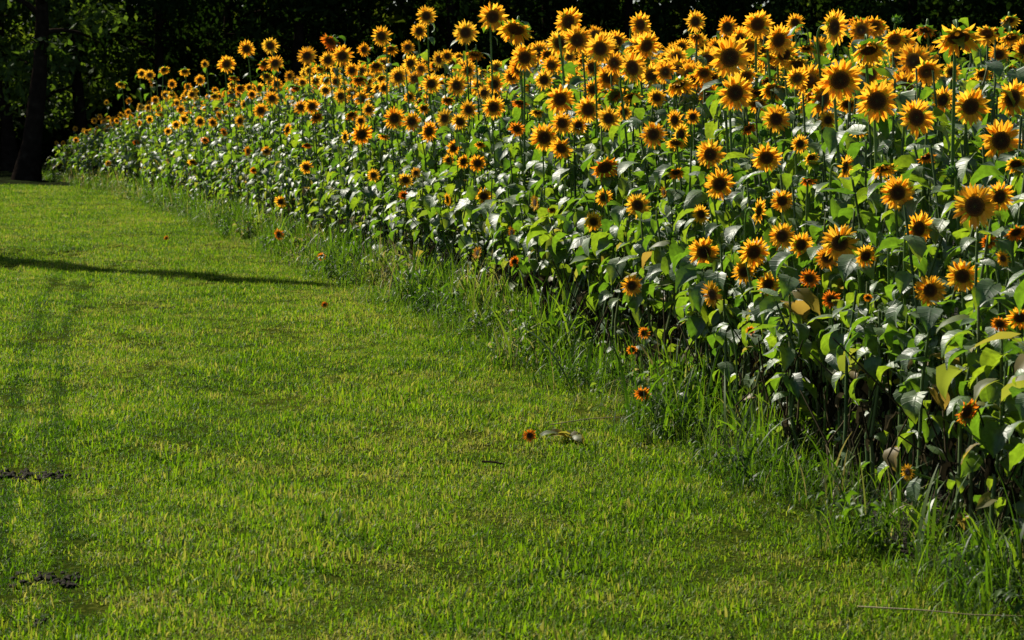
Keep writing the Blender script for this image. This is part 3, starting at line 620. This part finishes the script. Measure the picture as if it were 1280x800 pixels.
def scatter(name, pts, scale, tone, tufts, label, cat):
    me = bpy.data.meshes.new(name); me.from_pydata([tuple(p) for p in pts], [], [])
    for an, arr in (('sc', scale), ('tone', tone), ('rz', rng.random(len(pts)) * 6.283)):
        a = me.attributes.new(an, 'FLOAT', 'POINT'); a.data.foreach_set('value', np.asarray(arr, np.float32))
    o = tag(link(name, me), label, cat, kind='stuff')
    col = bpy.data.collections.new(name + '_pieces')
    for t in tufts: col.objects.link(t)
    ng = bpy.data.node_groups.new(name + '_nodes', 'GeometryNodeTree')
    ng.interface.new_socket('Geometry', in_out='INPUT', socket_type='NodeSocketGeometry'); ng.interface.new_socket('Geometry', in_out='OUTPUT', socket_type='NodeSocketGeometry')
    N, L = ng.nodes, ng.links
    gi, go = N.new('NodeGroupInput'), N.new('NodeGroupOutput'); ip = N.new('GeometryNodeInstanceOnPoints'); ci = N.new('GeometryNodeCollectionInfo')
    ci.inputs['Collection'].default_value = col; ci.inputs['Separate Children'].default_value = True; ci.inputs['Reset Children'].default_value = True
    L.new(gi.outputs[0], ip.inputs['Points']); L.new(ci.outputs[0], ip.inputs['Instance']); ip.inputs['Pick Instance'].default_value = True
    def named(n_):
        a = N.new('GeometryNodeInputNamedAttribute'); a.data_type = 'FLOAT'; a.inputs['Name'].default_value = n_; return a.outputs[0]
    cx = N.new('ShaderNodeCombineXYZ'); L.new(named('rz'), cx.inputs[2]); L.new(cx.outputs[0], ip.inputs['Rotation'])
    L.new(named('sc'), ip.inputs['Scale']); L.new(ip.outputs[0], go.inputs[0])
    md = o.modifiers.new('tufts', 'NODES'); md.node_group = ng
    return o
def smooth_noise(x, y, f, seed):
    r = np.random.default_rng(seed); s = np.zeros(np.shape(x))
    for k in range(6):
        a = r.random() * 6.28; ff = f * r.uniform(0.6, 1.8); s = s + np.sin((x * math.cos(a) + y * math.sin(a)) * ff * 6.28 + r.random() * 6.28)
    return s / 6 ** 0.5 / 0.72
def build_grass():
    # mown lawn, denser where it is near
    P = []
    for y0, y1, dens in ((4.6, 9, 520), (9, 14, 420), (14, 22, 290), (22, 34, 170), (34, 47, 100)):
        x0, x1 = -(0.275 * y1 + 1.2), 3.0
        n = int((y1 - y0) * (x1 - x0) * dens); x = rng.uniform(x0, x1, n); y = rng.uniform(y0, y1, n)
        k = (x > -(0.275 * y + 1.2)) & (x < edge_x(np.minimum(y, 51.5)) - verge_w(y) * rng.uniform(0.3, 1.0, n) ) & (x < 0.27 * y + 1.0); P.append(np.stack([x[k], y[k]], -1))
    P = np.concatenate(P); x, y = P[:, 0], P[:, 1]; pz = ground_z(x, y)
    td = track_dist(x, y); tr = np.exp(-(td / 0.052) ** 2) * np.clip((22.5 - y) / 3, 0, 1)
    tone = 0.58 + 0.08 * smooth_noise(x, y, 0.35, 1) + 0.12 * smooth_noise(x, y, 1.6, 2) + 0.17 * rng.normal(size=len(x)) - 0.95 * tr
    sc = (0.82 + 0.20 * smooth_noise(x, y, 0.9, 3) + 0.24 * rng.normal(size=len(x))) * (1 - 0.5 * tr) * np.interp(y, [5, 20, 50], [1, 1.15, 1.7])
    tone = np.where(sc > 1.25, tone - 0.1, tone)
    tu = [tuft('mown_tuft', M_grass, 32, 0.085, 0.036, 0.0021, 1.9, 3, 0.20) for _ in range(5)] + [tuft('mown_tuft', M_grass, 24, 0.08, 0.036, 0.0034, 2.1, 3, 0.20) for _ in range(3)]
    scatter('lawn_grass', np.stack([x, y, pz], -1), np.clip(sc, 0.45, 1.9), tone, tu, 'short mown green grass of the wide path', 'grass')
    # long unmown grass at the foot of the crop
    P = []
    for y0, y1, dens in ((4.6, 12, 190), (12, 20, 150), (20, 32, 100), (32, 52, 60)):
        n = int((y1 - y0) * 1.6 * dens); y = rng.uniform(y0, y1, n); o_ = rng.uniform(-1.15, 0.45, n); P.append(np.stack([edge_x(y) + o_, y, o_], -1))
    P = np.concatenate(P); x, y, o_ = P.T; w = verge_w(y)
    keep = (o_ > -w * rng.uniform(0.55, 1.12, len(x))) & (x < 0.27 * y + 1.0) & (rng.random(len(x)) < np.where(o_ > 0.1, 0.7, 1.0) * np.clip(0.85 + 0.45 * smooth_noise(x, y, 0.8, 9), 0.3, 1))
    x, y, o_, w = x[keep], y[keep], o_[keep], w[keep]
    rise = np.clip(1 - np.abs(o_ + 0.1) / (w + 0.15), 0, 1)
    sc = (0.36 + 1.0 * rise) * (1 + 0.28 * rng.normal(size=len(x))) * (1 + 0.32 * smooth_noise(x, y, 0.7, 5)) * np.interp(y, [5, 9, 14, 20], [0.48, 0.54, 0.74, 0.9])
    tone = np.interp(y, [8, 16], [0.38, 0.50]) + 0.17 * smooth_noise(x, y, 0.6, 7) + 0.16 * rng.normal(size=len(x))
    tv = [tuft('long_tuft', M_verge, 16, 0.11, 0.31, 0.0034, 2.1, 6, 0.22) for _ in range(6)] + [tuft('long_tuft', M_verge, 9, 0.10, 0.36, 0.0066, 2.3, 6, 0.22) for _ in range(3)] + [weed_tuft() for _ in range(3)]
    scatter('long_grass', np.stack([x, y, ground_z(x, y)], -1), np.clip(sc, 0.25, 1.5), tone, tv, 'long unmown green grass along the foot of the sunflowers', 'grass')
build_grass()

# ---------------------------------------------------------------- woods
def tree(px, Y, height, rx, crown0, label, lean=0.0, trunk_r=0.2, n_clump=70, per=95, leaf=0.14, seed=0, group='trees of the dark wood', X=None, mat=None):
    r = np.random.default_rng(seed); X = (px - 640) / F_PX * Y if X is None else X
    root = bpy.data.objects.new('woodland_tree', None); COL.objects.link(root); root.location = (X, Y, 0)
    t = np.linspace(0, 1, 9)[:, None]
    pts = np.concatenate([lean * height * t ** 1.2 + 0.15 * np.sin(t * 5 + seed), 0.2 * np.sin(t * 4 + seed * 2), height * 0.92 * t], 1)
    mb = MB(); mb.add(*tube(pts, np.interp(t[:, 0], [0, 0.05, 0.5, 1], [1.5, 1, 0.6, 0.12]) * trunk_r, 9, 0.05)); link('trunk', mb.mesh('trunk', [M_bark]), root)
    cl = []
    for k in range(9):
        f = crown0 / height + (0.9 - crown0 / height) * (k + r.random()) / 9; p = pts[int(f * 8)] + (pts[min(int(f * 8) + 1, 8)] - pts[int(f * 8)]) * (f * 8 % 1)
        a = k * 2.4 + r.random(); ln = rx * (1.05 - 0.6 * f) * r.uniform(0.75, 1.15); e = p + np.array([math.cos(a) * ln, math.sin(a) * ln, ln * r.uniform(-0.15, 0.45)])
        path = bez(p, p + (e - p) * 0.3 + [0, 0, 0.3], p + (e - p) * 0.7 + [0, 0, 0.25], e, 6)
        mb = MB(); mb.add(*tube(path, np.linspace(trunk_r * 0.32, 0.015, 6), 5)); link('limb', mb.mesh('limb', [M_bark]), root)
        cl += [path[i] for i in (2, 3, 4, 5)]
    cl = np.array(cl)
    mb = MB()
    for k in range(n_clump):
        c = cl[r.integers(len(cl))] + r.normal(size=3) * [rx * 0.22, rx * 0.22, height * 0.055]
        if k % 4 == 0: c = np.array([pts[-1][0] * 0.6 + r.normal() * rx * 0.45, r.normal() * rx * 0.45, crown0 + (height - crown0) * r.random() ** 0.8])
        rad = r.uniform(0.45, 0.9) * [1, 1, 0.6] if False else r.uniform(0.45, 0.9) * np.array([1, 1, 0.55])
        n = per; p = c + r.normal(size=(n, 3)) * rad * 0.62
        u = r.normal(size=(n, 3)); u /= np.linalg.norm(u, axis=1)[:, None]; w = np.cross(u, r.normal(size=(n, 3)) + [0, 0, 0.8]); w /= np.linalg.norm(w, axis=1)[:, None]
        s = leaf * r.uniform(0.6, 1.4, n)[:, None]
        v = np.stack([p - u * s, p + w * s * 0.45, p + u * s, p - w * s * 0.45], 1).reshape(-1, 3)
        mb.add(v, np.arange(n * 4).reshape(n, 4), 0, np.clip(np.repeat(r.random() * 0.6 + r.random(n) * 0.4, 4), 0, 0.99))
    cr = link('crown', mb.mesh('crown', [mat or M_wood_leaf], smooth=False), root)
    tag(root, label, 'tree', group); return root
TREES = [(40, 50, 8.5, 2.4, 3.6, 'dark trunk leaning over the end of the grass path', 0.05, 0.26),
         (-70, 59, 12, 4.2, 1.0, 'leafy tree at the left frame edge beyond the path', 0.0, 0.20),
         (100, 60, 12, 3.8, 1.4, 'dark tree just past the leaning trunk', -0.02, 0.2),
         (205, 60, 11, 3.6, 2.2, 'tree behind the far left corner of the sunflowers', 0.02, 0.18),
         (292, 64, 12, 4.0, 2.4, 'tall dark tree behind the two heads standing out at left', 0.0, 0.22),
         (372, 61, 12, 3.8, 2.6, 'tree in shade behind the left third of the skyline', 0.03, 0.2),
         (455, 66, 14, 4.2, 2.4, 'shaded tree behind the skyline left of the middle', -0.02, 0.22),
         (560, 62, 13, 4.0, 3.0, 'shaded tree behind the skyline at the middle', 0.0, 0.2),
         (680, 64, 12, 4.0, 2.8, 'shaded tree behind the big nodding head at centre', 0.02, 0.2),
         (790, 61, 12, 3.8, 2.6, 'dense tree above the skyline right of centre', 0.0, 0.2),
         (900, 63, 13, 4.0, 2.6, 'dense tree above the tallest cluster of heads', -0.02, 0.2),
         (1010, 61, 12, 4.0, 2.6, 'dark tree above the right quarter of the skyline', 0.02, 0.2),
         (1130, 63, 13, 4.0, 2.6, 'dark tree above the large nodding heads at right', 0.0, 0.2),
         (1250, 61, 12, 4.0, 2.6, 'dark tree above the skyline at the right edge', 0.0, 0.2)]
TREES += [(-190, 61, 12, 4.5, 1.5, 'tree outside the frame on the shaded left of the path end', 0.0, 0.22), (10, 59, 12, 4.2, 1.0, 'low-branched tree behind the leaning trunk', 0.0, 0.2)]
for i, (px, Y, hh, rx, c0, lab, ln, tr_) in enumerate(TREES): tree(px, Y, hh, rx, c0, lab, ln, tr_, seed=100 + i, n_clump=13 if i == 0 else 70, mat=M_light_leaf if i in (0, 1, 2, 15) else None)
def build_wood():
    r = np.random.default_rng(5); mb = MB(); n = 95000
    x = r.uniform(-42, 42, n); z = 15.5 * r.random(n); y = 70 + 20 * r.random(n) + 1.5 * np.sin(x * 0.7)
    low = r.random(n) < 0.45; z = np.where(low, z * 0.36, z); y = np.where(low, y - 4 * r.random(n), y)
    p = np.stack([x, y, z], -1); u = r.normal(size=(n, 3)); u /= np.linalg.norm(u, axis=1)[:, None]; w = np.cross(u, r.normal(size=(n, 3))); w /= np.linalg.norm(w, axis=1)[:, None]
    s = 0.36 * r.uniform(0.6, 1.4, n)[:, None]
    v = np.stack([p - u * s, p + w * s * 0.5, p + u * s, p - w * s * 0.5], 1).reshape(-1, 3)
    mb.add(v, np.arange(n * 4).reshape(n, 4), 0, np.repeat(r.random(n), 4))
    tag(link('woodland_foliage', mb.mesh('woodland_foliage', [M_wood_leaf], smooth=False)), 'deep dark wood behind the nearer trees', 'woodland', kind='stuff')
build_wood()
# slim tree on the left of the path, outside the frame, whose shadow crosses the mown grass
tip = ground_at(432, 365); hh = 11.0; run = hh / math.tan(SUN_EL)
bx, by = tip[0] + SUN_DIR2.x * run, tip[1] + SUN_DIR2.y * run
def shadow_tree():
    root = bpy.data.objects.new('slim_tree', None); COL.objects.link(root); root.location = (bx, by, 0)
    r = np.random.default_rng(3); t = np.linspace(0, 1, 12)[:, None]
    pts = np.concatenate([0.10 * np.sin(t * 5), 0.10 * np.sin(t * 7 + 1), hh * t], 1)
    mb = MB(); mb.add(*tube(pts, np.interp(t[:, 0], [0, 0.5, 1], [0.30, 0.24, 0.13]), 8)); link('trunk', mb.mesh('trunk', [M_bark]), root)
    mb = MB()
    for k in range(60):
        n = 40; p = np.array([0, 0, hh * (0.3 + 0.7 * k / 60)]) + r.normal(size=(n, 3)) * [0.16, 0.16, 0.2] * (1.1 - 0.6 * k / 60)
        u = r.normal(size=(n, 3)); u /= np.linalg.norm(u, axis=1)[:, None]; w = np.cross(u, r.normal(size=(n, 3))); w /= np.linalg.norm(w, axis=1)[:, None]; s = 0.09
        mb.add(np.stack([p - u * s, p + w * s * 0.5, p + u * s, p - w * s * 0.5], 1).reshape(-1, 3), np.arange(n * 4).reshape(n, 4), 0, np.repeat(r.random(n), 4))
    for k in range(11):
        f = r.uniform(0.12, 0.5); a = r.random() * 6.28; ln = np.interp(f, [0.1, 0.4, 0.62], [2.0, 1.5, 0.5]) * r.uniform(0.6, 1.1)
        c0 = np.array([0, 0, hh * f]); e = c0 + [ln * math.cos(a), ln * math.sin(a), ln * 0.5]
        v, q = tube(np.linspace(c0, e, 4), np.linspace(0.04, 0.01, 4), 4); lm = MB(); lm.add(v, q); link('limb', lm.mesh('limb', [M_bark]), root)
        n = 110; p = c0 + (e - c0) * r.uniform(0.35, 1.05, n)[:, None] + r.normal(size=(n, 3)) * 0.28
        u = r.normal(size=(n, 3)); u /= np.linalg.norm(u, axis=1)[:, None]; w = np.cross(u, r.normal(size=(n, 3))); w /= np.linalg.norm(w, axis=1)[:, None]; s = 0.09
        mb.add(np.stack([p - u * s, p + w * s * 0.5, p + u * s, p - w * s * 0.5], 1).reshape(-1, 3), np.arange(n * 4).reshape(n, 4), 0, np.repeat(r.random(n), 4))
    link('crown', mb.mesh('crown', [M_wood_leaf], smooth=False), root)
    tag(root, 'slim tree casting the long thin shadow across the mown path', 'tree')
shadow_tree()

# ---------------------------------------------------------------- small things on the grass
def soil_clods(px0, px1, py, label, n, size):
    a, b = ground_at(px0, py), ground_at(px1, py); r = np.random.default_rng(int(px1 * 7 + py)); root = bpy.data.objects.new('soil_scuff', None); COL.objects.link(root)
    c = (a + b) / 2; c[2] = float(ground_z(c[0], c[1])); root.location = c
    for k in range(n):
        t = r.random(); p = a + (b - a) * t - c; p[1] += r.normal() * 0.06; s = size * r.uniform(0.3, 1.1) 
        bm_v, bm_q = tube(np.stack([np.linspace(-1, 1, 6), np.zeros(6), np.zeros(6)], -1) * [s * 1.5, 1, 1], np.sqrt(np.clip(1 - np.linspace(-1, 1, 6) ** 2, 0.02, 1)) * s, 7, 0.42)
        mb = MB(); mb.add((bm_v * [1, 1, 0.8]) @ rot_z(r.random() * 3).T, bm_q); link('clod', mb.mesh('clod', [M_soil]), root, (p[0], p[1], s * 0.32))
    tag(root, label, 'soil'); return root
soil_clods(-10, 88, 592, 'strip of dark torn soil at the left edge of the path', 70, 0.015)
soil_clods(86, 112, 594, 'small dark clod just past the soil strip', 10, 0.012)
soil_clods(15, 100, 727, 'dark soil scuff low in the near left grass', 44, 0.012)
soil_clods(44, 62, 776, 'single lump of dark soil nearest the bottom left', 10, 0.012)
soil_clods(185, 215, 386, 'dark speck of soil beyond the track marks', 6, 0.02)

def straw(name, pix, zs, rad, mat, label, cat):
    pts = np.array([ground_at(x, y) * [1, 1, 0] + [0, 0, z] for (x, y), z in zip(pix, zs)])
    n = 14; tt = np.linspace(0, len(pts) - 1, n); p = np.stack([np.interp(tt, range(len(pts)), pts[:, k]) for k in range(3)], -1); p[:, 2] += ground_z(p[:, 0], p[:, 1]); c = p[0].copy()
    mb = MB(); mb.add(*tube(p - c, np.linspace(rad, rad * 0.6, n), 5)); return tag(link(name, mb.mesh(name, [mat]), None, c), label, cat)
straw('dry_stalk', [(1072, 772), (1150, 784), (1215, 791), (1300, 798)], [0.05, 0.06, 0.055, 0.06], 0.0026, M_straw, 'long pale dry stalk lying on the near right grass', 'stalk')
straw('dry_stalk', [(688, 538), (740, 536), (830, 534)], [0.04, 0.06, 0.06], 0.0028, M_straw, 'thin dry stalk running to the fallen flower on the lawn', 'stalk')
straw('twig', [(603, 578), (615, 580), (630, 582)], [0.05, 0.055, 0.05], 0.006, M_bark, 'short dark twig in the middle of the lawn', 'twig')

def fallen(px, py, D, label, leaves=0):
    p = ground_at(px, py + 6); p[2] = float(ground_z(p[0], p[1])); root = bpy.data.objects.new('fallen_flower', None); COL.objects.link(root); root.location = p
    n = np.array([random.uniform(-.4, .1), -0.9, random.uniform(0.1, 0.35)]); n /= np.linalg.norm(n)
    build_head(root, (0, 0, D * 0.5 + 0.01), n, D, 'w', False, random.randint(0, 5))
    for k in range(leaves):
        add_leaf(root, (0.05 + 0.035 * k, 0.03, 0.02), random.uniform(-1.4, 0.6), random.uniform(0.07, 0.10), ME_yel[k % 9], -0.3, random.gauss(0, 0.4))
    tag(root, label, 'flower'); return root
fallen(662, 544, 0.078, 'orange fallen sunflower head with leaves lying out on the lawn', 6)
fallen(406, 386, 0.06, 'little orange fallen flower on the lawn by the shadow tip', 0)
fallen(208, 298, 0.07, 'tiny orange fallen flower far up the mown path', 0)

def grass_clump(px, py, n, L, w, bend, label, dark=0.2, spread=0.05):
    p = ground_at(px, py); p[2] = float(ground_z(p[0], p[1])); root = bpy.data.objects.new('grass_clump', None); COL.objects.link(root); root.location = p
    for k in range(n):
        mb = MB(); v, q = blade(L * rng.uniform(0.6, 1.15), w * rng.uniform(0.8, 1.2), rng.uniform(0.2, bend), rng.random() * 6.28, (rng.normal() * spread, rng.normal() * spread, 0), 6, rng.normal() * 0.5); mb.add(v, q, 0, dark)
        link('blade', mb.mesh('blade', [M_blade]), root)
    tag(root, label, 'grass'); return root
grass_clump(218, 594, 11, 0.085, 0.004, 0.9, 'dark clump of upright blades in the left of the lawn')
grass_clump(226, 692, 12, 0.075, 0.005, 1.1, 'greyish broad-bladed clump in the near left lawn')
grass_clump(412, 655, 18, 0.10, 0.005, 1.3, 'bright spreading clump of blades in the near lawn')
grass_clump(930, 560, 10, 0.42, 0.006, 1.5, 'tall clump of broad grass in front of the dark stalks')
grass_clump(1150, 700, 10, 0.40, 0.007, 1.6, 'long arching grass clump under the sideways flower')
grass_clump(1245, 742, 10, 0.36, 0.007, 1.5, 'long grass clump at the lower right edge')
def lone_blade(px, py, px2, py2, z2, w, label, tone):
    a, b = ground_at(px, py), ground_at(px2, py2, z2); a[2] = float(ground_z(a[0], a[1])); m = (a + b) / 2 + [0, 0, z2 * 0.35]
    p = bez(a, a + (m - a) * 0.6 + [0, 0, 0.03], m, b, 9) - a; wd = w * np.interp(np.linspace(0, 1, 9), [0, 0.3, 0.8, 1], [0.6, 1, 0.7, 0.05])
    sd = np.array([0.5, 0.5, 0.1]); mb = MB(); mb.add(np.stack([p - sd * wd[:, None], p + sd * wd[:, None]], 1).reshape(-1, 3), grid_quads(9, 2), 0, tone)
    tag(link('leaning_grass', mb.mesh('leaning_grass', [M_blade]), None, a), label, 'grass')
lone_blade(722, 505, 640, 402, 0.42, 0.012, 'broad dark grass blade leaning out over the lawn edge', 0.1)
lone_blade(560, 512, 614, 476, 0.16, 0.006, 'thin dark blade lying across the lawn edge', 0.1)
lone_blade(645, 528, 664, 500, 0.12, 0.009, 'short dark blade pointing up near the fallen flower', 0.1)
lone_blade(1158, 716, 1163, 620, 0.30, 0.010, 'bright upright grass blade below the sideways flower', 0.7)
